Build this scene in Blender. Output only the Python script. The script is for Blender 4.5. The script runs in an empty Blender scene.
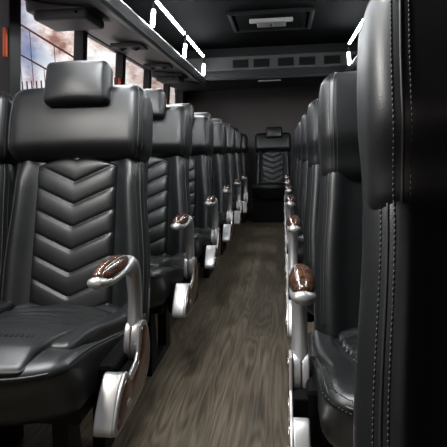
import bpy, bmesh, math, random
from mathutils import Vector, Matrix
random.seed(7)
C = bpy.context.scene.collection
H = 0.88                       # eye height above the floor
CEIL = 2.05

# ------------------------------------------------------------------ materials
def mat(name):
    m = bpy.data.materials.new(name); m.use_nodes = True
    nt = m.node_tree
    return m, nt, nt.nodes['Principled BSDF']
def simple(name, col, rough=.5, metal=0., bump=0., scale=300., coat=0., spec=.5):
    m, nt, b = mat(name)
    b.inputs['Base Color'].default_value = (*col, 1); b.inputs['Roughness'].default_value = rough
    b.inputs['Metallic'].default_value = metal; b.inputs['Coat Weight'].default_value = coat
    b.inputs['Specular IOR Level'].default_value = spec
    tc = nt.nodes.new('ShaderNodeTexCoord'); nz = nt.nodes.new('ShaderNodeTexNoise')
    nz.inputs['Scale'].default_value = scale; nz.inputs['Detail'].default_value = 4
    nt.links.new(tc.outputs['Object'], nz.inputs['Vector'])
    if bump:
        bp = nt.nodes.new('ShaderNodeBump'); bp.inputs['Strength'].default_value = bump
        bp.inputs['Distance'].default_value = .002
        nt.links.new(nz.outputs['Fac'], bp.inputs['Height']); nt.links.new(bp.outputs['Normal'], b.inputs['Normal'])
    return m
def leather(name, col, rough=.42):
    m, nt, b = mat(name)
    b.inputs['Specular IOR Level'].default_value = .45
    b.inputs['Sheen Weight'].default_value = .004; b.inputs['Sheen Roughness'].default_value = .35; b.inputs['Sheen Tint'].default_value = (1, .96, .9, 1)
    tc = nt.nodes.new('ShaderNodeTexCoord')
    vo = nt.nodes.new('ShaderNodeTexVoronoi'); vo.inputs['Scale'].default_value = 420
    nz = nt.nodes.new('ShaderNodeTexNoise'); nz.inputs['Scale'].default_value = 14; nz.inputs['Detail'].default_value = 3
    for n in (vo, nz): nt.links.new(tc.outputs['Object'], n.inputs['Vector'])
    cr = nt.nodes.new('ShaderNodeValToRGB')
    cr.color_ramp.elements[0].position = .3; cr.color_ramp.elements[1].position = .75
    cr.color_ramp.elements[0].color = (*[c*.85 for c in col], 1); cr.color_ramp.elements[1].color = (*[c*1.15 for c in col], 1)
    nt.links.new(nz.outputs['Fac'], cr.inputs['Fac']); nt.links.new(cr.outputs['Color'], b.inputs['Base Color'])
    mr = nt.nodes.new('ShaderNodeMapRange'); mr.inputs['To Min'].default_value = rough-.05; mr.inputs['To Max'].default_value = rough+.07
    nt.links.new(nz.outputs['Fac'], mr.inputs['Value']); nt.links.new(mr.outputs['Result'], b.inputs['Roughness'])
    bp = nt.nodes.new('ShaderNodeBump'); bp.inputs['Strength'].default_value = .12; bp.inputs['Distance'].default_value = .001
    nt.links.new(vo.outputs['Distance'], bp.inputs['Height']); nt.links.new(bp.outputs['Normal'], b.inputs['Normal'])
    return m
def burl(name):
    m, nt, b = mat(name)
    tc = nt.nodes.new('ShaderNodeTexCoord')
    nz = nt.nodes.new('ShaderNodeTexNoise'); nz.inputs['Scale'].default_value = 26; nz.inputs['Detail'].default_value = 6; nz.inputs['Distortion'].default_value = 2.2
    nt.links.new(tc.outputs['Object'], nz.inputs['Vector'])
    cr = nt.nodes.new('ShaderNodeValToRGB'); e = cr.color_ramp.elements
    e[0].position = .34; e[0].color = (.010, .004, .002, 1); e[1].position = .7; e[1].color = (.105, .040, .015, 1)
    x = e.new(.5); x.color = (.045, .017, .008, 1)
    nt.links.new(nz.outputs['Fac'], cr.inputs['Fac']); nt.links.new(cr.outputs['Color'], b.inputs['Base Color'])
    b.inputs['Roughness'].default_value = .25; b.inputs['Coat Weight'].default_value = .7; b.inputs['Coat Roughness'].default_value = .08
    return m
def planks(name):
    m, nt, b = mat(name); L = nt.links.new
    tc = nt.nodes.new('ShaderNodeTexCoord')
    mp = nt.nodes.new('ShaderNodeMapping'); mp.inputs['Rotation'].default_value = (0, 0, math.pi/2); mp.inputs['Location'].default_value=(.3,.06,0)
    L(tc.outputs['Object'], mp.inputs['Vector'])
    br = nt.nodes.new('ShaderNodeTexBrick'); br.offset = .37
    br.inputs['Scale'].default_value = 1; br.inputs['Brick Width'].default_value = 1.9; br.inputs['Row Height'].default_value = .125
    br.inputs['Mortar Size'].default_value = .0008; br.inputs['Bias'].default_value = 0
    br.inputs['Color1'].default_value = (0, 0, 0, 1); br.inputs['Color2'].default_value = (1, 1, 1, 1); br.inputs['Mortar'].default_value = (.35, .35, .35, 1)
    L(mp.outputs['Vector'], br.inputs['Vector'])
    # grain coordinates: shifted per plank, stretched along the bus
    sc = nt.nodes.new('ShaderNodeVectorMath'); sc.operation = 'MULTIPLY_ADD'
    sc.inputs[1].default_value = (1, 1, 1); 
    cm = nt.nodes.new('ShaderNodeVectorMath'); cm.operation = 'SCALE'; cm.inputs['Scale'].default_value = 7.3
    L(br.outputs['Color'], cm.inputs[0]); L(tc.outputs['Object'], sc.inputs[0]); L(cm.outputs['Vector'], sc.inputs[2])
    st = nt.nodes.new('ShaderNodeMapping'); st.inputs['Scale'].default_value = (9, .95, 1); L(sc.outputs['Vector'], st.inputs['Vector'])
    n0 = nt.nodes.new('ShaderNodeTexNoise'); n0.inputs['Scale'].default_value = 1; n0.inputs['Detail'].default_value = 1.5; L(st.outputs['Vector'], n0.inputs['Vector'])
    m0 = nt.nodes.new('ShaderNodeMath'); m0.operation = 'MULTIPLY'; m0.inputs[1].default_value = 105; L(n0.outputs['Fac'], m0.inputs[0])
    m1 = nt.nodes.new('ShaderNodeMath'); m1.operation = 'SINE'; L(m0.outputs[0], m1.inputs[0])
    wv = nt.nodes.new('ShaderNodeMapRange'); wv.inputs['From Min'].default_value = -1; L(m1.outputs[0], wv.inputs['Value'])
    s2 = nt.nodes.new('ShaderNodeMapping'); s2.inputs['Scale'].default_value = (120, 4, 1); L(sc.outputs['Vector'], s2.inputs['Vector'])
    fn = nt.nodes.new('ShaderNodeTexNoise'); fn.inputs['Scale'].default_value = 1; fn.inputs['Detail'].default_value = 5; L(s2.outputs['Vector'], fn.inputs['Vector'])
    mx = nt.nodes.new('ShaderNodeMix'); mx.data_type = 'FLOAT'; mx.inputs[0].default_value = .80
    L(wv.outputs['Result'], mx.inputs[2]); L(fn.outputs['Fac'], mx.inputs[3])
    cr = nt.nodes.new('ShaderNodeValToRGB'); e = cr.color_ramp.elements
    e[0].position = .25; e[0].color = (.032, .026, .018, 1); e[1].position = .78; e[1].color = (.135, .107, .075, 1)
    x = e.new(.45); x.color = (.070, .056, .039, 1)
    L(mx.outputs[0], cr.inputs['Fac'])
    tone = nt.nodes.new('ShaderNodeMapRange'); tone.inputs['To Min'].default_value = .72; tone.inputs['To Max'].default_value = 1.15
    L(br.outputs['Color'], tone.inputs['Value'])
    mu = nt.nodes.new('ShaderNodeMix'); mu.data_type = 'RGBA'; mu.blend_type = 'MULTIPLY'; mu.inputs[0].default_value = 1
    L(cr.outputs['Color'], mu.inputs[6]); L(tone.outputs['Result'], mu.inputs[7])
    L(mu.outputs[2], b.inputs['Base Color'])
    b.inputs['Roughness'].default_value = .46; b.inputs['Specular IOR Level'].default_value = .35
    bp = nt.nodes.new('ShaderNodeBump'); bp.inputs['Strength'].default_value = .25; bp.inputs['Distance'].default_value = .001
    L(mx.outputs[0], bp.inputs['Height']); L(bp.outputs['Normal'], b.inputs['Normal'])
    return m
def emis(name, col, s):
    m, nt, b = mat(name)
    b.inputs['Base Color'].default_value = (.8, .8, .8, 1)
    b.inputs['Emission Color'].default_value = (*col, 1); b.inputs['Emission Strength'].default_value = s
    return m
def pane_mat(name, tint=(.93, .95, .95)):
    m, nt, b = mat(name); nt.nodes.remove(b); L = nt.links.new
    out = nt.nodes['Material Output']
    t = nt.nodes.new('ShaderNodeBsdfTransparent'); t.inputs['Color'].default_value = (*tint, 1)
    g = nt.nodes.new('ShaderNodeBsdfGlossy'); g.inputs['Roughness'].default_value = .02
    lw = nt.nodes.new('ShaderNodeLayerWeight'); lw.inputs['Blend'].default_value = .5
    f = nt.nodes.new('ShaderNodeMath'); f.operation = 'POWER'; f.inputs[1].default_value = 5
    L(lw.outputs['Facing'], f.inputs[0])
    x = nt.nodes.new('ShaderNodeMixShader')
    L(f.outputs[0], x.inputs['Fac']); L(t.outputs['BSDF'], x.inputs[1]); L(g.outputs['BSDF'], x.inputs[2]); L(x.outputs['Shader'], out.inputs['Surface'])
    return m

LEA = leather('black_leather', (.0058, .0064, .0067), .39)
LEA2 = leather('black_leather_panel', (.0050, .0056, .0059), .40)
THREAD = simple('grey_thread', (.026, .026, .025), .7)
CORD = simple('dark_welt', (.012, .012, .012), .5)
SILVER = simple('satin_silver', (.37, .366, .358), .40, .75, .03, 500)
BURL = burl('burl_wood')
SHELL = simple('black_plastic', (.005, .005, .0055), .5, 0, .05, 400)
BLACKMETAL = simple('black_metal', (.004, .004, .004), .55, .0, spec=.15)
FLOORM = planks('oak_vinyl_planks')
CEILM = simple('black_headliner', (.0012, .0013, .0014), .95, 0, .2, 500, spec=.02)
WALLM = simple('charcoal_wall_vinyl', (.018, .018, .018), .75, 0, .15, 300, spec=.25)
REARM = simple('dark_rear_carpet', (.13, .12, .113), .95, 0, .4, 350, spec=.1)
PILLARM = simple('black_window_frame', (.016, .016, .016), .42)
RACKM = simple('grey_rack_vinyl', (.10, .10, .092), .42, 0, .08, 300)
LIPM = simple('black_rack_lip', (.006, .0065, .0065), .45)
HOUSM = simple('grey_housing_plastic', (.11, .11, .102), .48)
UNITM = simple('grey_header_panel', (.0038, .0044, .0046), .7)
GRILLE = simple('black_grille', (.002, .002, .002), .8, spec=.08)
MATTE = simple('matte_black', (.003, .0032, .0034), .75, spec=.1)
GREYM = simple('grey_metal', (.16, .155, .15), .5, .3)
LED = emis('white_led', (.93, .97, 1.), 150.)
ORANGE = simple('orange_plastic', (.75, .13, .03), .45)
PANE = pane_mat('window_glass'); DIMPANE = pane_mat('dimmed_window_glass', (.12, .13, .13))  # unseen right panes, darkened to hold back light from that side
BRIDGE = simple('rust_red_steel', (.07, .022, .018), .6)

# ------------------------------------------------------------------ mesh helpers
def obj(name, bm, m, parent=None, smooth=True, loc=None):
    me = bpy.data.meshes.new(name)
    bmesh.ops.recalc_face_normals(bm, faces=bm.faces)
    bm.to_mesh(me); bm.free()
    me.materials.append(m)
    if smooth:
        for p in me.polygons: p.use_smooth = True
    o = bpy.data.objects.new(name, me); C.objects.link(o)
    if parent: o.parent = parent
    if loc: o.location = loc
    return o
def thing(name, label, cat, loc=(0, 0, 0), group=None, rz=0):
    o = bpy.data.objects.new(name, None); C.objects.link(o); o.empty_display_size = .1
    o.location = loc; o.rotation_euler = (0, 0, rz)
    o['label'] = label; o['category'] = cat
    if group: o['group'] = group
    return o
def struct(name, bm, m, smooth=False, parent=None):
    o = obj(name, bm, m, parent, smooth)
    if parent is None: o['kind'] = 'structure'
    return o
def ticks(lo, hi, r, n, k=4):
    a = [lo + r*i/k for i in range(k)]; b = [hi - r*i/k for i in range(k)][::-1]
    mid = [lo + r + (hi-lo-2*r)*i/n for i in range(n+1)]
    return a + mid + b
def rbox_point(p, lo, hi, r, off=0.):
    q = Vector([min(max(p[i], lo[i]+r), hi[i]-r) for i in range(3)])
    d = Vector(p) - q
    return q + d.normalized()*(r+off) if d.length > 1e-9 else Vector(p)
def rbox(bm, lo, hi, r, n=(4, 4, 4), fn=None, k=4):
    """rounded box with a dense grid, each vertex passed through fn"""
    T = [ticks(lo[i], hi[i], r, n[i], k) for i in range(3)]
    N = [len(t)-1 for t in T]; V = {}
    def v(i, j, l):
        key = (i, j, l)
        if key not in V:
            p = rbox_point((T[0][i], T[1][j], T[2][l]), lo, hi, r)
            V[key] = bm.verts.new(fn(p) if fn else p)
        return V[key]
    def q(a, b, c, d):
        try: bm.faces.new((a, b, c, d))
        except ValueError: pass
    for i in range(N[0]):
        for j in range(N[1]):
            for l in (0, N[2]): q(v(i, j, l), v(i+1, j, l), v(i+1, j+1, l), v(i, j+1, l))
    for i in range(N[0]):
        for l in range(N[2]):
            for j in (0, N[1]): q(v(i, j, l), v(i+1, j, l), v(i+1, j, l+1), v(i, j, l+1))
    for j in range(N[1]):
        for l in range(N[2]):
            for i in (0, N[0]): q(v(i, j, l), v(i, j+1, l), v(i, j+1, l+1), v(i, j, l+1))
    return bm
def box(bm, x0, x1, y0, y1, z0, z1, bev=0., seg=2):
    b2 = bmesh.new()
    bmesh.ops.create_cube(b2, size=1, matrix=Matrix.LocRotScale(((x0+x1)/2, (y0+y1)/2, (z0+z1)/2), None, (x1-x0, y1-y0, z1-z0)))
    if bev: bmesh.ops.bevel(b2, geom=b2.edges[:], offset=bev, segments=seg, profile=.5, affect='EDGES')
    me = bpy.data.meshes.new('t'); b2.to_mesh(me); b2.free(); bm.from_mesh(me); bpy.data.meshes.remove(me)
    return bm
def tube(bm, pts, rad, n=8, up=None):
    """sweep an ellipse along pts; rad = radius or list of (a,b); a along 'side' axis, b along normal"""
    pts = [Vector(p) for p in pts]; rings = []
    for i, p in enumerate(pts):
        t = (pts[min(i+1, len(pts)-1)] - pts[max(i-1, 0)]).normalized()
        u = Vector(up) if up else (Vector((0, 0, 1)) if abs(t.z) < .9 else Vector((1, 0, 0)))
        s = u - t*u.dot(t); s.normalize(); w = t.cross(s)
        a, b = (rad, rad) if not isinstance(rad, (list, tuple)) else rad[i]
        rings.append([bm.verts.new(p + s*a*math.cos(2*math.pi*j/n) + w*b*math.sin(2*math.pi*j/n)) for j in range(n)])
    for r0, r1 in zip(rings, rings[1:]):
        for j in range(n): bm.faces.new((r0[j], r0[(j+1) % n], r1[(j+1) % n], r1[j]))
    bm.faces.new(rings[0][::-1]); bm.faces.new(rings[-1])
    return bm
def prism(bm, poly, x0, x1, axis='x', bev=0., seg=2):
    """extrude polygon: axis x -> poly is (y,z); axis y -> poly is (x,z)"""
    b2 = bmesh.new()
    mk = (lambda a, b, c: (c, a, b)) if axis == 'x' else (lambda a, b, c: (a, c, b))
    A = [b2.verts.new(mk(a, b, x0)) for a, b in poly]; B = [b2.verts.new(mk(a, b, x1)) for a, b in poly]
    b2.faces.new(A); b2.faces.new(B[::-1])
    for i in range(len(poly)):
        j = (i+1) % len(poly); b2.faces.new((A[i], B[i], B[j], A[j]))
    bmesh.ops.recalc_face_normals(b2, faces=b2.faces)
    if bev:
        es = [e for e in b2.edges if (e.verts[0] in A) == (e.verts[1] in A)]
        bmesh.ops.bevel(b2, geom=es, offset=bev, segments=seg, profile=.5, affect='EDGES')
    me = bpy.data.meshes.new('t'); b2.to_mesh(me); b2.free(); bm.from_mesh(me); bpy.data.meshes.remove(me)
    return bm
def spline(pts, n=6, closed=False):
    """Catmull-Rom through tuples of any length"""
    out = []; m = len(pts); rng = m if closed else m-1
    for i in range(rng):
        g = lambda k: pts[k % m] if closed else pts[min(max(k, 0), m-1)]
        p0, p1, p2, p3 = g(i-1), g(i), g(i+1), g(i+2)
        for s in range(n):
            t = s/n
            out.append(tuple(.5*(2*b + (c-a)*t + (2*a-5*b+4*c-d)*t*t + (3*b-a-3*c+d)*t**3) for a, b, c, d in zip(p0, p1, p2, p3)))
    if not closed: out.append(tuple(pts[-1]))
    return out
def sstep(a, b, x):
    t = min(max((x-a)/(b-a), 0), 1); return t*t*(3-2*t)

# ------------------------------------------------------------------ seat
TH = math.radians(17.)
CW = 1.
SIDE = 1              # which side of the seat carries the arm (0: none)
def TB(p):            # back frame (z up the back, -y forward) -> seat frame
    c, s = math.cos(TH), math.sin(TH)
    return Vector((p[0], .570 + p[1]*c + p[2]*s, .43 + p[2]*c - p[1]*s))

# backrest with side bolsters
BK_LO, BK_HI, BK_R = (-.236, -.005, -.11), (.236, .066, .476), .033
def fn_back(p):
    x, y, z = p; a = abs(x)
    front = sstep(.06, .0, y)
    bol = math.exp(-((a-.194)/.036)**2)
    dy = -front*(.034*bol - .006*sstep(.14, .10, a)) * (.55 + .45*sstep(.46, .36, z))
    w = ((1.10 if SIDE < 0 else 1.075) if x*SIDE > 0 else 1.05 if SIDE else 1.02) - ((.09 if SIDE < 0 else .11) if x*SIDE > 0 else .085 if SIDE else .055)*sstep(.05, .40, z) - .05*sstep(.38, .462, z)
    return TB((x*w, y + dy, z))
# upper wrap-around headrest band
BD_LO, BD_HI, BD_R = (-.241, -.058, .436), (.241, .088, .712), .052
BDR_LO = (-.241, -.058, .350)      # band of the right row hangs a little lower
def fn_band(p):
    x, y, z = p; u = x/.243
    front = sstep(.05, -.03, y); v = (z-.565)/.147
    y += -front*.018*(1-v*v)*(.6+.4*(1-u*u)) + front*.020*sstep(.50, .418, z) - front*.012*abs(u)**3
    z += .009*(1-u*u)*sstep(.52, .418, z) - .012*u*u*sstep(.6, .712, z)
    x *= 1 - .025*sstep(.55, .712, z) - .02*sstep(.52, .418, z)
    return TB((x, y, z))
# chevron panel
def chev_panel():
    bm = bmesh.new(); NX, NZ = 48, 200; W = .140 if SIDE >= 0 else .118; z0, z1 = -.07, .458; P = .0760
    rows = []
    for j in range(NZ+1):
        r = []
        for i in range(NX+1):
            x = -W + 2*W*i/NX; u = x/W
            top = z1 - .030*u*u
            z = z0 + (top-z0)*j/NZ
            ph = (z - .46*math.sqrt(x*x+.00002) - .064)/P
            f = ph - math.floor(ph)
            d = min(f, 1-f)*P
            h = .0065*(1-math.exp(-d/.0026)) + .0050*math.sin(math.pi*f)**.7 - .0016*math.exp(-((f-.90)/.022)**2)
            edge = min(1-abs(u), 1)*W
            eb = 1-math.exp(-max(edge, 0)/.006)
            te = 1-math.exp(-max(top-z, 0)/.008)
            y = -.010 - (h+.006)*eb*te - .006*(1-u*u)
            r.append(bm.verts.new(TB((x, y, z))))
        rows.append(r)
    for j in range(NZ):
        for i in range(NX): bm.faces.new((rows[j][i], rows[j][i+1], rows[j+1][i+1], rows[j+1][i]))
    # skirt to give the pad its thickness
    per = [rows[0][i] for i in range(NX+1)] + [rows[j][NX] for j in range(1, NZ+1)] + [rows[NZ][i] for i in range(NX-1, -1, -1)] + [rows[j][0] for j in range(NZ-1, 0, -1)]
    low = [bm.verts.new(v.co + Vector((0, .03, -.008))) for v in per]
    for i in range(len(per)):
        j = (i+1) % len(per); bm.faces.new((per[i], low[i], low[j], per[j]))
    bm.faces.new(low)
    return bm
def stitch_rows(lo, hi, r, fn, sides, rows, z0, z1, pitch=.0072, wob=0):
    """two rows of thread dashes following the rounded corner of a padded part"""
    bm = bmesh.new()
    for s in sides:
        for phi in rows:
            cx, cy = s*(hi[0]-r), lo[1]+r
            n = int((z1-z0)/pitch)
            def pt(z, off):
                q = rbox_point((cx + s*2*r*math.cos(phi), cy - 2*r*math.sin(phi), z), lo, hi, r)  # corner region
                ex = Vector((s*math.cos(phi), -math.sin(phi), 0))
                c = Vector((cx, cy, z)); zz = min(max(z, lo[2]+r), hi[2]-r); dz = z-zz
                rr = math.sqrt(max(r*r-dz*dz, 0))
                return fn(c + ex*(rr+off))
            for k in range(n):
                a = z0 + (z1-z0)*(k+.12)/n; b = z0 + (z1-z0)*(k+.80)/n
                A, B = pt(a, .0006), pt(b, .0006); o = pt((a+b)/2, .004) - pt((a+b)/2, .0)
                o.normalize(); t = (B-A).normalized(); w = o.cross(t)
                vs = []
                for P_ in (A, B):
                    for du, dw in ((-.0004, -.0008), (-.0004, .0008), (.0009, .0006), (.0009, -.0006)):
                        vs.append(bm.verts.new(P_ + o*du + w*dw))
                for f in ((0, 1, 2, 3), (7, 6, 5, 4), (0, 4, 5, 1), (1, 5, 6, 2), (2, 6, 7, 3), (3, 7, 4, 0)): bm.faces.new([vs[i] for i in f])
    return bm
def welt(lo, hi, r, fn, sides, phi, z0, z1, rad=.0022, off=.0004):
    bm = bmesh.new()
    for s in sides:
        pts = []
        for k in range(41):
            z = z0 + (z1-z0)*k/40; zz = min(max(z, lo[2]+r), hi[2]-r); rr = math.sqrt(max(r*r-(z-zz)**2, 0))
            pts.append(fn(Vector((s*(hi[0]-r) + s*math.cos(phi)*(rr+off), lo[1]+r - math.sin(phi)*(rr+off), z))))
        tube(bm, pts, rad, 6)
    return bm
# cushion
CU_LO, CU_HI, CU_R = (-.280, -.045, .300), (.280, .580, .462), .034
def fn_cush(p):
    x, y, z = p; u = x/.280
    fr = sstep(.22, -.045, y); low = sstep(.46, .300, p[2])
    x *= .873 if x*SIDE <= 0 else CW
    z -= (.085 if SIDE >= 0 else .115)*sstep(.0, .52, y)*(z-.30)/.162
    y += -fr*.040*(1-u*u) + fr*low*.075 + fr*.030*u**4
    up = sstep(.40, .462, p[2])
    z += up*(.016*(1-u*u) - .012*sstep(.02, -.1, y) + .008*sstep(.1, .4, abs(u))*0) + .010*sstep(.2, -.05, y)*0
    z += (1-up)*.018*(abs(u)**4)
    return Vector((x, y, z))
def cush_pad():
    """raised centre pad of the cushion: pleats at the rear, plain lobe in front"""
    def f(p):
        x, y, z = p; u = x/.19
        q = fn_cush(Vector((x, y, .462)))
        top = sstep(.455, .475, z)
        amp = sstep(.15, .24, y - .05*u*u)*.014
        ph = (y + .06*u*u)/.068
        rid = abs(math.sin(math.pi*ph))**.6 - 1
        lobe = .008*math.exp(-((y-.04)/.10)**2)*(1-u*u) - .012*sstep(.03, -.035, y)
        return Vector((q.x, q.y, q.z + (z-.462) + top*(amp*rid + lobe)))
    bm = bmesh.new()
    return rbox(bm, (-.200, -.036, .440), (.200, .57, .478), .015, (22, 90, 1), f)
def cush_bolster(s):
    def f(p):
        x, y, z = p
        k = sstep(.20, .06, y)
        return Vector((s*(x - .012*k)*(CW if s*SIDE > 0 else .873), y, z - .016*k - (.080 if SIDE >= 0 else .112)*sstep(.0, .52, y)))
    return rbox(bmesh.new(), (.205, .055, .43), (.270, .57, .494 if SIDE >= 0 else .474), .019, (4, 16, 3), f)
def front_path(inset, z, N):
    pts = []
    for k in range(N+1):
        t = k/N
        if t < .25: x, y = -.280, .45 - .495*t/.25
        elif t < .75: x, y = -.280 + .560*(t-.25)/.5, -.045
        else: x, y = .280, -.045 + .495*(t-.75)/.25
        r = .05; cx = min(max(x, -.280+r), .280-r); cy = max(y, -.045+r)      # rounded plan corner
        d = Vector((x-cx, y-cy))
        if d.length > 1e-6: d = d.normalized()*r
        n = d.normalized() if d.length > 1e-6 else Vector((0, 0))
        pts.append(fn_cush(Vector((cx+d.x - n.x*inset, cy+d.y - n.y*inset, z))))
    return pts
def front_welt():
    return tube(bmesh.new(), front_path(.006, .447, 60), .003, 6)
def front_stitch(inset, z):
    bm = bmesh.new(); P_ = front_path(.006+inset*2.2, z-.002, 330)
    for i in range(20, 310):
        if i % 2: continue
        A, B = P_[i], P_[i+1]
        if (B-A).length > .0005: tube(bm, [A, A + (B-A)*.9], .0011, 5)
    return bm

# armrest, built for an arm on the +x side (s=+1) or the -x side (s=-1)
AX = .302
def arm_mesh(s):
    sp = spline([(.028, .620, .013, .010), (.040, .617, .021, .013), (.085, .610, .025, .012), (.14, .608, .024, .012), (.20, .610, .022, .015), (.245, .610, .021, .021),
                 (.274, .588, .020, .022), (.283, .548, .0185, .0205), (.283, .505, .0175, .019), (.277, .465, .0185, .020), (.268, .430, .020, .022)], 5)
    return tube(bmesh.new(), [(s*AX, a, b) for a, b, c, d in sp], [(c, d) for a, b, c, d in sp], 18, (1, 0, 0))
def pad_mesh(s):
    bm = bmesh.new(); n, m = 26, 20; rings = []
    for i in range(1, n):
        t = i/n; y = .034 + .203*t
        prof = math.sin(math.pi*t**.85)**.55
        a, b = .0262*prof, .0300*prof*(1-.15*t)
        zc = .622 + .004*t
        rings.append([bm.verts.new((s*AX + a*math.cos(2*math.pi*j/m), y, zc + (b if math.sin(2*math.pi*j/m) > 0 else .006)*math.sin(2*math.pi*j/m))) for j in range(m)])
    for r0, r1 in zip(rings, rings[1:]):
        for j in range(m): bm.faces.new((r0[j], r0[(j+1) % m], r1[(j+1) % m], r1[j]))
    bm.faces.new(rings[0][::-1]); bm.faces.new(rings[-1])
    return bm
def pad_strip(s):
    bm = bmesh.new(); pts = []
    for i in range(4, 23):
        t = i/26; y = .034 + .203*t; prof = math.sin(math.pi*t**.85)**.55
        an = math.radians(58)
        pts.append((s*(AX + .0262*prof*math.cos(an)), y, .622+.004*t + .0300*prof*(1-.15*t)*math.sin(an)))
    return tube(bm, pts, .0013, 6)
HINGE = [(.236, .452), (.262, .456), (.290, .447), (.309, .415), (.316, .368), (.300, .325), (.262, .297), (.20, .282), (.12, .277), (.06, .274)]
def cover_poly():
    back = spline(HINGE, 4)
    nose = [(.035, .277), (.027, .292), (.040, .320), (.075, .360), (.112, .384), (.128, .383)]
    notch = [(.143, .366), (.196, .378), (.214, .392), (.226, .43)]
    return back + spline(nose, 3) + notch
def sharpen(bm, deg=32):
    bmesh.ops.recalc_face_normals(bm, faces=bm.faces)
    for e in bm.edges:
        e.smooth = not (len(e.link_faces) == 2 and e.calc_face_angle() > math.radians(deg))
    return bm
def cover_mesh(s):
    bm = bmesh.new()
    a, b = sorted((s*(AX+.017), s*(AX+.025)))
    prism(bm, cover_poly(), a, b, 'x', .003, 3)
    return sharpen(bm)
def nose_mesh(s):
    bm = bmesh.new()
    a, b = sorted((s*(AX-(.026 if s > 0 else .014)), s*(AX+.0195)))
    poly = spline([(.128, .380), (.110, .385), (.085, .368), (.048, .328), (.026, .292), (.033, .277), (.056, .273), (.066, .286), (.078, .312), (.105, .340), (.132, .362)], 4, True)
    prism(bm, poly, a, b, 'x', .005, 4)
    return sharpen(bm)
def inlay_mesh(s):
    bm = bmesh.new()
    poly = spline([(.246, .440), (.270, .443), (.291, .425), (.303, .385), (.297, .340), (.262, .309), (.20, .293), (.12, .284), (.060, .283), (.044, .292), (.056, .320), (.088, .354), (.114, .373), (.132, .366), (.150, .354), (.204, .366), (.230, .400)], 4, True)
    a, b = sorted((s*(AX+.022), s*(AX+.0275)))
    prism(bm, poly, a, b, 'x', .0012, 2)
    return sharpen(bm)
def cap_mesh(s):
    bm = bmesh.new()
    bmesh.ops.create_uvsphere(bm, u_segments=16, v_segments=8, radius=1, matrix=Matrix.LocRotScale((s*(AX+.0275), .118, .312), None, (.003, .014, .010)))
    return bm
def hinge_mesh(s):
    bm = bmesh.new()
    for x0, x1, r in ((-.020, -.004, .023), (-.002, .0165, .0255)):
        prism(bm, spline([(.262+r, .425), (.262, .428+r), (.262-r, .425), (.238-r*.3, .385), (.250, .352), (.285, .352), (.290, .39)], 4, True), *sorted((s*(AX+x0), s*(AX+x1))), 'x', .003, 3)
    return sharpen(bm)
def mark_mesh():
    bm = bmesh.new(); random.seed(3)
    x = -.150
    while x < .152:
        w = random.choice((.004, .004, .006)); q = fn_cush(Vector((x, .075, .462)))
        box(bm, x, x+w, q.y-.007, q.y-.0052, q.z+.0225, q.z+.0235)
        box(bm, x, x+.0018, q.y-.007, q.y+.007, q.z+.0225, q.z+.0235)
        x += w + .007
    return bm
def adj(bm, s):
    """the right row's armrests hang a little lower and further forward below the pad"""
    if s < 0:
        for v in bm.verts:
            k = min(max((.585-v.co.z)/.15, 0), 1)
            v.co.z -= .028*k; v.co.y -= .030*k
    return bm
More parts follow.
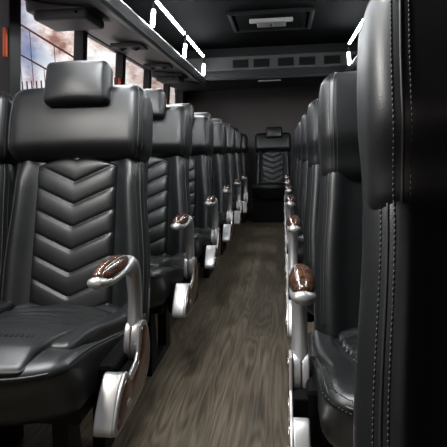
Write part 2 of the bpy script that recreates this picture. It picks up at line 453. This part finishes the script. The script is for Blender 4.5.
def make_seat(label, loc, side=1, arm=True, group=None, BD_LO=BD_LO, plinth=False):
    global SIDE, AX, CW
    SIDE = side if arm else 0
    AX = .308 if side > 0 else .314
    CW = .905 if side > 0 and arm else 1.
    t = thing('coach_seat', label, 'seat', loc, group)
    obj('backrest', rbox(bmesh.new(), BK_LO, BK_HI, BK_R, (44, 3, 22), fn_back), LEA, t)
    obj('chevron_panel', chev_panel(), LEA2, t)
    obj('headrest_band', rbox(bmesh.new(), BD_LO, BD_HI, BD_R, (26, 4, 16), fn_band, 6), LEA, t)
    def fp(p):
        x, y, z = p; u = (x-.017)/.109; v = (z-.686)/.074
        fr = sstep(-.05, -.095, y)
        return TB((x*(1-.02*v), y - fr*.010*(1-u*u)*(1-v*v) - .006*(1-u*u) + .010*v*0, z))
    obj('headrest_pillow', rbox(bmesh.new(), (-.092, -.112, .612), (.126, -.035, .760), .022, (12, 3, 8), fp), LEA, t)
    sides = (-1, 1)
    rb, rk, wb, wk = ((30, 66), (24, 66), 48, 45) if side > 0 else ((60, 84), (57, 82), 73, 70)
    for sd in (-1, 1):
        for ph in rb: obj('stitching', stitch_rows(BD_LO, BD_HI, BD_R, fn_band, (sd,), (math.radians(ph),), BD_LO[2]+.018, .695), THREAD, t)
        for ph in rk: obj('stitching', stitch_rows(BK_LO, BK_HI, BK_R, fn_back, (sd,), (math.radians(ph),), -.05, .44), THREAD, t)
        obj('welt', welt(BD_LO, BD_HI, BD_R, fn_band, (sd,), math.radians(wb), BD_LO[2]+.006, .706), CORD, t)
        obj('welt', welt(BK_LO, BK_HI, BK_R, fn_back, (sd,), math.radians(wk), -.06, .452), CORD, t)
    obj('back_shell', rbox(bmesh.new(), (-.222, .052, .03), (.222, .082, .685), .014, (6, 2, 12), lambda p: TB((p[0], p[1], p[2]))), SHELL, t)
    obj('seat_cushion', rbox(bmesh.new(), CU_LO, CU_HI, CU_R, (24, 20, 5), fn_cush), LEA, t)
    pad = obj('cushion_pad', cush_pad(), LEA2, t)
    obj('embossed_mark', mark_mesh(), LEA2, pad, False)
    for s in (-1, 1): obj('cushion_bolster', cush_bolster(s), LEA, t)
    obj('welt', front_welt(), CORD, t)
    if side < 0:
        for dx, zz in ((.004, .462), (-.004, .444)): obj('stitching', front_stitch(dx, zz), THREAD, t)
    b = bmesh.new(); box(b, -.235, .235, .07, .50, .275, .345, .008); obj('seat_frame', b, BLACKMETAL, t, False)
    if plinth:
        b = bmesh.new(); box(b, -.24, .24, .09, .50, 0, .28, .006); obj('plinth', b, BLACKMETAL, t, False)
    for s in () if plinth else (-1, 1):
        b = bmesh.new()
        prism(b, [(.14, .275), (.20, .275), (.225, .03), (.36, .03), (.40, .275), (.46, .275), (.44, .0), (.12, .0)], s*.15-.02, s*.15+.02, 'x', .004)
        obj('leg', b, BLACKMETAL, t, False)
    if arm:
        b = bmesh.new(); x0, x1 = sorted((side*.236, side*(AX-.012))); box(b, x0, x1, .15, .33, .25, .385, .012); x0, x1 = sorted((side*.25, side*(AX+.0165))); box(b, x0, x1, .155, .285, .29, .362, .004); obj('arm_bracket', b, GRILLE, t, False)
        a = obj('armrest', adj(arm_mesh(side), side), SILVER, t)
        w = obj('wood_pad', pad_mesh(side), BURL, a); w['label'] = 'glossy burl wood armrest pad'
        obj('highlight_strip', pad_strip(side), SILVER, a)  # silver line modelled for the pad's edge and gloss highlight
        obj('hinge', adj(hinge_mesh(side), side), SILVER, a)
        c = obj('side_cover', adj(cover_mesh(side), side), SILVER, t)
        obj('nose', adj(nose_mesh(side), side), SILVER, c)
        i = obj('wood_inlay', adj(inlay_mesh(side), side), BURL, c); i['label'] = 'dark wood inlay on the aisle face'
        obj('bolt_cap', adj(cap_mesh(side), side), SILVER, c)
    return t
def copy_thing(src, loc, label, group=None):
    r = src.copy(); C.objects.link(r); r.location = loc; r['label'] = label
    if group: r['group'] = group
    for ch in list(src.children):
        c = ch.copy(); C.objects.link(c); c.parent = r
        for g in list(ch.children):
            d = g.copy(); C.objects.link(d); d.parent = c
    return r

LX, RX = -.690, .350
GL, GR = 'aisle seats in the left row', 'aisle seats in the right row'
left_labels = ['black leather coach seat nearest on the left, chevron back fully in view',
               'second black leather seat from the front in the left aisle row',
               'third black leather seat from the front in the left aisle row',
               'fourth black leather seat from the front in the left aisle row',
               'fifth black leather seat from the front in the left aisle row',
               'sixth black leather seat from the front, farthest armrest in the left aisle row']
L0 = make_seat(left_labels[0], (LX, .88, 0), 1, True, GL)
for k in range(1, 6): copy_thing(L0, (LX, .88 + .748*k, 0), left_labels[k], GL)
right_labels = ['black leather seat filling the right edge of the view, double stitched side closest',
                'second black leather seat in the right row, behind the closest one at the right edge',
                'third black leather seat from the front in the right aisle row',
                'fourth black leather seat from the front in the right aisle row',
                'fifth black leather seat from the front in the right aisle row',
                'sixth black leather seat from the front in the right aisle row',
                'seventh and last black leather seat in the right aisle row']
RY = [-.02, .80, 1.56, 2.32, 3.08, 3.85, 4.62]
R0 = make_seat(right_labels[0], (RX, RY[0], 0), -1, True, GR, BDR_LO)
for k in range(1, 7): copy_thing(R0, (RX, RY[k], 0), right_labels[k], GR)
S0 = make_seat('black leather window seat at the left edge, mostly out of frame', (LX-.492, .90, 0), 1, False)
S1 = make_seat('black leather centre seat of the rear row facing down the aisle', (-.132, 5.78, 0), 1, False, 'rear row seats', plinth=True)
copy_thing(S1, (LX-.02, 5.78, 0), 'black leather rear row seat left of the centre one, behind the last left aisle seat', 'rear row seats')

# ------------------------------------------------------------------ shell of the coach
XL, XR, YF, YB = -1.46, 1.14, -2.2, 7.05
b = bmesh.new(); box(b, XL-.1, XR+.1, YF-.1, YB+.1, -.06, 0); struct('floor', b, FLOORM)
b = bmesh.new(); box(b, XL-.1, XR+.1, YF-.1, YB+.1, CEIL, CEIL+.06); struct('ceiling', b, CEILM)
b = bmesh.new(); box(b, XL-.1, XR+.1, YB, YB+.08, 0, CEIL); struct('wall_rear', b, REARM)
SILL, WTOP = .96, 1.745
PY = [2.5 + .838*k - (.05 if k == 0 else 0) for k in range(-5, 6)]          # window posts
def tilt(z, sgn):                                   # the side walls lean in above the sill
    return (XL + .022 + .075*(z-SILL)/(WTOP-SILL)) if sgn < 0 else (XR - .022 - .075*(z-SILL)/(WTOP-SILL))
def side_wall(sgn, name):
    b = bmesh.new(); X = XL if sgn < 0 else XR; o = -.08*1 if sgn < 0 else .08
    i = tilt(SILL, sgn); j = tilt(WTOP, sgn); jj = tilt(CEIL, sgn)
    prism(b, [(i, 0), (i, SILL), (i+o, SILL), (i+o, 0)], YF, YB, 'y')
    prism(b, [(j, WTOP), (jj, CEIL), (jj+o, CEIL), (j+o, WTOP)], YF, YB, 'y')
    prism(b, [(i, SILL), (j, WTOP), (j+o, WTOP), (i+o, SILL)], PY[-1], YB, 'y')
    return struct(name, b, WALLM)
side_wall(-1, 'wall_left'); side_wall(1, 'wall_right')
tn = 1; wn = 1
for sgn in (-1, 1):
    o = -.055 if sgn < 0 else .055
    for k, y in enumerate(PY):
        b = bmesh.new(); i = tilt(SILL-.02, sgn); j = tilt(WTOP+.02, sgn); e = -.02*sgn*-1
        q = .018 if sgn < 0 else -.018
        prism(b, [(i+q, SILL-.02), (j+q, WTOP+.02), (j+o, WTOP+.02), (i+o, SILL-.02)], y-(.055 if k == 5 else .036), y+(.055 if k == 5 else .036), 'y', .006)
        struct('trim_%d' % tn, b, PILLARM); tn += 1
    for y0, y1 in zip(PY, PY[1:]):
        b = bmesh.new(); g = .012 if sgn < 0 else -.012
        i = tilt(SILL, sgn)-g*1.5; j = tilt(WTOP, sgn)-g*1.5
        prism(b, [(i, SILL), (j, WTOP), (j-g*.4, WTOP), (i-g*.4, SILL)], y0+.036, y1-.036, 'y')
        w = struct('window_%d' % wn, b, PANE if sgn < 0 else DIMPANE); wn += 1
        b = bmesh.new()
        for z in (SILL, WTOP-.03):
            x = tilt(z+.015, sgn); box(b, min(x-.03, x+.01), max(x-.03, x+.01), y0+.03, y1-.03, z, z+.03, .004)
        obj('window_frame', b, PILLARM, w, False)
        if sgn < 0 and wn in (6, 8, 10):
            b = bmesh.new(); z = 1.44; x = tilt(z, sgn)
            prism(b, [(tilt(1.38, -1)+.008, 1.38), (tilt(1.52, -1)+.008, 1.52), (tilt(1.52, -1)-.012, 1.52), (tilt(1.38, -1)-.012, 1.38)], y1-.072, y1-.0555, 'y', .003)
            l = obj('release_latch', b, ORANGE, w, False); l['label'] = 'orange emergency release latch'
# front bulkhead with the windscreen opening behind the camera
b = bmesh.new()
box(b, XL-.1, XR+.1, YF-.08, YF, 0, .85); box(b, XL-.1, XR+.1, YF-.08, YF, 1.9, CEIL)
box(b, XL-.1, XL+.12, YF-.08, YF, .85, 1.9); box(b, XR-.12, XR+.1, YF-.08, YF, .85, 1.9)
struct('wall_front', b, WALLM)
b = bmesh.new(); box(b, XL+.12, XR-.12, YF-.05, YF-.044, .85, 1.9); struct('window_%d' % wn, b, PANE)

# ------------------------------------------------------------------ luggage racks
def rack(sgn, label, xl, xw):
    t = thing('luggage_rack', label, 'luggage rack', (0, 0, 0), 'overhead luggage racks')
    d = xl - xw
    y0, y1 = -1.2, 5.42
    P = [(xw, 1.775), (xw, 1.738), (xw+d*.10, 1.715), (xw+d*.28, 1.692), (xw+d*.55, 1.672), (xw+d*.80, 1.652), (xw+d*.93, 1.622), (xw+d*.965, 1.622), (xw+d*.965, 1.70), (xw+d*.6, 1.715)]
    b = bmesh.new(); prism(b, P, y0, y1, 'y'); obj('shelf', b, RACKM, t, False)
    b = bmesh.new()
    Q = [(xl-d*.05, 1.60), (xl-d*.01, 1.592), (xl+d*.01, 1.61), (xl+d*.012, 1.675), (xl, 1.690), (xl-d*.03, 1.690), (xl-d*.04, 1.675)]
    prism(b, Q, y0, y1, 'y', .003); obj('lip', b, LIPM, t, False)
    b = bmesh.new(); prism(b, [(xl, 1.70), (xl, 1.60), (xw, 1.735), (xw, 1.79)], y1-.0, y1+.025, 'y', .004); obj('end_cap', b, LIPM, t, False)
    return t
rack(-1, 'dark overhead luggage rack along the left windows', -.85, -1.39)
rack(1, 'dark overhead luggage rack above the right seats, mostly hidden by a headrest', .65, 1.07)
def led_rail(label, x, ys):
    t = thing('light_rail', label, 'light rail', (0, 0, 0), 'glowing rails above the luggage racks')
    zt, zl = 1.90, 1.706
    for a, c in zip(ys, ys[1:]):
        b = bmesh.new(); tube(b, [(x, a+.05, zt), (x, c-.05, zt)], .0105, 10); obj('light_tube', b, LED, t)
    for y in ys:
        b = bmesh.new(); tube(b, [(x, y-.055, zt), (x, y, zt), (x, y+.0, zt-.03), (x, y-.01, zt-.085)], .012, 10); box(b, x-.014, x+.014, y-.03, y+.03, zt-.014, zt+.014, .004); obj('bracket', b, MATTE, t)
        b = bmesh.new(); tube(b, [(x, y-.012, zt-.085), (x, y-.06, zl)], .0135, 10); obj('bracket_light', b, LED, t)
    return t
led_rail('glowing white light rail above the left luggage rack', -.85, [1.2, 2.25, 3.3, 4.35, 5.36])
led_rail('glowing white light rail above the right luggage rack, behind the nearest headrest', .65, [1.2, 2.25, 3.2, 4.05, 5.08])
def under(x):
    P = [(-1.39, 1.738), (-1.336, 1.715), (-1.239, 1.692), (-1.093, 1.672), (-.958, 1.652), (-.888, 1.622)]
    for (a, za), (c, zc) in zip(P, P[1:]):
        if x <= c: return za + (zc-za)*max(x-a, 0)/(c-a)
    return 1.622
def housing(label, x0, x1, y0, y1, lo, mid):
    t = thing('overhead_housing', label, 'housing', (0, 0, 0), 'grey housings under the left rack')
    b = bmesh.new(); rbox(b, (x0, y0+.015, mid-.012), (x1, y1, 1.735), .016, (16, 6, 3), lambda p: Vector((p[0], p[1], min(p[2], under(p[0])-.008)))); obj('upper_shell', b, HOUSM, t)
    b = bmesh.new(); rbox(b, (x0+.045, y0, lo), (x1-.03, y1-.03, mid-.008), .022, (8, 6, 3)); obj('lower_tray', b, HOUSM, t)
    b = bmesh.new(); tube(b, [(x1-.09, y0+.012, mid-.03), (x1-.09, y0-.006, mid-.03)], .007, 14); obj('lock', b, GRILLE, t)
    return t
housing('rounded grey housing under the left luggage rack, nearest at upper left', -1.385, -1.00, 2.58, 2.88, 1.600, 1.662)
housing('small rounded grey housing under the left luggage rack, farther along toward the rear', -1.31, -.99, 4.85, 5.13, 1.598, 1.645)
def service(label, y):
    t = thing('service_panel', label, 'reading light panel', (-1.10, y, under(-1.10)-.019), 'reading light panels under the left rack')
    b = bmesh.new(); rbox(b, (-.13, -.085, -.016), (.11, .085, .012), .012, (6, 6, 1), lambda p: Vector((p[0], p[1], min(p[2], under(p[0]-1.10)-under(-1.10)+.012)))); obj('panel', b, RACKM, t)
    for dx in (-.07, .04):
        b = bmesh.new()
        ring = [(dx+.03*math.cos(a*math.pi/12), .03*math.sin(a*math.pi/12), -.018) for a in range(25)]
        tube(b, ring, .005, 8); obj('nozzle_ring', b, GREYM, t)
        b = bmesh.new(); bmesh.ops.create_uvsphere(b, u_segments=16, v_segments=8, radius=.022, matrix=Matrix.Translation((dx, 0, -.012))); obj('nozzle', b, SHELL, t)
for k, (y, l) in enumerate(((3.55, 'reading light and air nozzle panel under the left rack, just behind the near housing'), (4.38, 'reading light and air nozzle panel under the left rack, just before the far housing'))): service(l, y)

# ------------------------------------------------------------------ rear air unit and roof hatch
t = thing('air_conditioner', 'dark grey air conditioning header with row of vents across the rear ceiling', 'air conditioner', (0, 0, 0))
b = bmesh.new()
prism(b, [(5.72, CEIL-.002), (5.60, 1.93), (5.60, 1.785), (5.53, 1.690), (5.54, 1.672), (5.75, 1.668), (6.6, 1.70), (6.6, CEIL-.002)], -1.36, 1.04, 'x'); obj('casing', b, UNITM, t, False)
for x in (-.47, -.235, .035, .27, .54, .80):
    b = bmesh.new(); box(b, x-.088, x+.088, 5.592, 5.63, 1.808, 1.895, .004)
    v = obj('vent', b, GRILLE, t, False)
    b = bmesh.new()
    for z in (1.828, 1.851, 1.875): box(b, x-.08, x+.08, 5.588, 5.60, z-.003, z+.003)
    obj('slat', b, MATTE, v, False)
b = bmesh.new(); box(b, -.28, -.02, 5.62, 5.68, 1.652, 1.672, .005); obj('pull_handle', b, GREYM, t, False)

t = thing('roof_hatch', 'black square emergency hatch in the ceiling with grey handle', 'roof hatch', (-.10, 4.58, CEIL))
b = bmesh.new(); box(b, -.31, .31, -.26, .26, -.022, 0, .008); obj('hatch_panel', b, CEILM, t, False)
b = bmesh.new()
for x in (-.35, .35): box(b, x-.018, x+.018, -.32, .32, -.030, 0, .008)
for y in (-.30, .30): box(b, -.35, .35, y-.018, y+.018, -.030, 0, .008)
obj('hatch_frame', b, MATTE, t, False)
b = bmesh.new(); box(b, -.13, .13, -.10, .08, -.050, -.02, .008); h = obj('handle_plate', b, GREYM, t, False)
b = bmesh.new(); box(b, -.19, .19, -.135, -.105, -.058, -.022, .006); obj('handle', b, GREYM, h, False)
b = bmesh.new(); bmesh.ops.create_uvsphere(b, u_segments=14, v_segments=8, radius=.02, matrix=Matrix.Translation((0, -.03, -.052))); obj('knob', b, SHELL, h)

# ------------------------------------------------------------------ suspension bridge outside the left windows
def at(px, py, Y, cam):       # direction helper used once for far scenery
    return cam(px, py, Y)
t = thing('suspension_bridge', 'rust red suspension bridge cables and hangers outside the first left window', 'bridge', (0, 0, 0))

# ------------------------------------------------------------------ camera
F = 480.; W = 447.
vpx, vpy, roll = 283., 150., math.radians(1.3)
d = Vector(((vpx-W/2)/F, -(vpy-W/2)/F, -1)).normalized()
Rz = Matrix.Rotation(roll, 3, 'Z')
d0 = Rz.transposed() @ d
a = math.asin(d0.x); p = math.atan2(d0.y, -d0.z)
right = Vector((math.cos(a), math.sin(a), 0)); up = Vector((-math.sin(a)*math.sin(p), math.cos(a)*math.sin(p), math.cos(p)))
fw = Vector((-math.sin(a)*math.cos(p), math.cos(a)*math.cos(p), -math.sin(p)))
M0 = Matrix((right, up, -fw)).transposed()            # columns are camera axes in the world
M = M0 @ Rz.transposed()
cd = bpy.data.cameras.new('camera'); cam = bpy.data.objects.new('camera', cd); C.objects.link(cam)
cam.matrix_world = Matrix.Translation((0, 0, H)) @ M.to_4x4()
cd.sensor_width = 36; cd.lens = 36*F/W; cd.clip_start = .02; cd.clip_end = 3000
bpy.context.scene.camera = cam

# bridge geometry: a real span some 300 m off
BY = 300.
def bp(x, z): return (x, BY, z)
def cable(x, x0, z0, s, c): return z0 + s*(x-x0) + c*(x-x0)**2
def mk_cable(x0, z0, x1, s, c, r):
    n = 24; return tube(bmesh.new(), [bp(x0 + (x1-x0)*i/n, cable(x0 + (x1-x0)*i/n, x0, z0, s, c)) for i in range(n+1)], r, 6)
cab1 = (-215., 116., -118., -.66, .0002); cab2 = (-205., 88., -118., -.60, .0002)
obj('main_cable', mk_cable(*cab1, .62), BRIDGE, t); obj('main_cable', mk_cable(*cab2, .55), BRIDGE, t)
for k in range(10):
    x = -205 + 7.8*k
    for cb in ((cab1, cab2)[k % 2],):
        z = cable(x, cb[0], cb[1], cb[3], cb[4])
        obj('hanger', tube(bmesh.new(), [bp(x, 20), bp(x, z)], .24, 6), BRIDGE, t)
b = bmesh.new(); box(b, -230, -100, BY-4, BY+4, 39, 42); obj('deck', b, BRIDGE, t, False)
b = bmesh.new()
for k in range(40): box(b, -225+3.2*k, -224.2+3.2*k, BY-4, BY-3.6, 42, 47.5)
obj('railing', b, BRIDGE, t, False)

# ------------------------------------------------------------------ sky and added fill lights
w = bpy.data.worlds.new('sky'); bpy.context.scene.world = w; w.use_nodes = True
nt = w.node_tree; L = nt.links.new; bg = nt.nodes['Background']
tc = nt.nodes.new('ShaderNodeTexCoord')
mp = nt.nodes.new('ShaderNodeMapping'); mp.inputs['Scale'].default_value = (7, 7, 10); L(tc.outputs['Generated'], mp.inputs['Vector'])
nz = nt.nodes.new('ShaderNodeTexNoise'); nz.inputs['Scale'].default_value = 2.5; nz.inputs['Detail'].default_value = 7; nz.inputs['Roughness'].default_value = .66; L(mp.outputs['Vector'], nz.inputs['Vector'])
cr = nt.nodes.new('ShaderNodeValToRGB'); e = cr.color_ramp.elements
e[0].position = .36; e[0].color = (.32, .16, .14, 1); e[1].position = .57; e[1].color = (1, .97, .96, 1)
x = e.new(.43); x.color = (.62, .43, .39, 1); x = e.new(.50); x.color = (.84, .69, .65, 1)
L(nz.outputs['Fac'], cr.inputs['Fac'])
mp2 = nt.nodes.new('ShaderNodeMapping'); mp2.inputs['Scale'].default_value = (3, 3, 4); mp2.inputs['Location'].default_value = (1.3, .2, .7); L(tc.outputs['Generated'], mp2.inputs['Vector'])
n2 = nt.nodes.new('ShaderNodeTexNoise'); n2.inputs['Scale'].default_value = 1.5; n2.inputs['Detail'].default_value = 4; L(mp2.outputs['Vector'], n2.inputs['Vector'])
sx = nt.nodes.new('ShaderNodeSeparateXYZ'); L(tc.outputs['Generated'], sx.inputs['Vector'])
az = nt.nodes.new('ShaderNodeMapRange'); az.inputs['From Min'].default_value = -.405; az.inputs['From Max'].default_value = -.46; az.inputs['To Min'].default_value = 0; az.inputs['To Max'].default_value = .36; L(sx.outputs['X'], az.inputs['Value'])
ad = nt.nodes.new('ShaderNodeMath'); ad.operation = 'ADD'; L(az.outputs['Result'], ad.inputs[0]); L(n2.outputs['Fac'], ad.inputs[1])
r2 = nt.nodes.new('ShaderNodeMapRange'); r2.inputs['From Min'].default_value = .74; r2.inputs['From Max'].default_value = .98; L(ad.outputs[0], r2.inputs['Value'])
mx = nt.nodes.new('ShaderNodeMix'); mx.data_type = 'RGBA'; L(r2.outputs['Result'], mx.inputs[0]); L(cr.outputs['Color'], mx.inputs[6]); mx.inputs[7].default_value = (.15, .20, .36, 1)
L(mx.outputs[2], bg.inputs['Color']); bg.inputs['Strength'].default_value = 1.45

def area(name, loc, rot, sx_, sy_, e, col=(1, 1, 1)):
    l = bpy.data.lights.new(name, 'AREA'); l.shape = 'RECTANGLE'; l.size = sx_; l.size_y = sy_; l.energy = e; l.color = col
    o = bpy.data.objects.new(name, l); C.objects.link(o); o.location = loc; o.rotation_euler = rot
    return o
area('overhead_fill', (-.42, .92, CEIL-.03), (0, 0, 0), .35, .35, 42, (.95, .98, 1))  # added fill out of view, brightens the nearest left seat from above

area('side_fill', (-1.0, .62, 1.60), (0, math.radians(-50), 0), .14, .14, 18, (1, .97, .92))  # unseen fill added to light the aisle side of the nearest right seat
sc = bpy.context.scene
sc.view_settings.view_transform = 'Standard'; sc.view_settings.look = 'None'; sc.view_settings.gamma = 1
sc.view_settings.exposure = 0; sc.view_settings.use_curve_mapping = False
sc.cycles.use_denoising = True
sc.cycles.max_bounces = 8
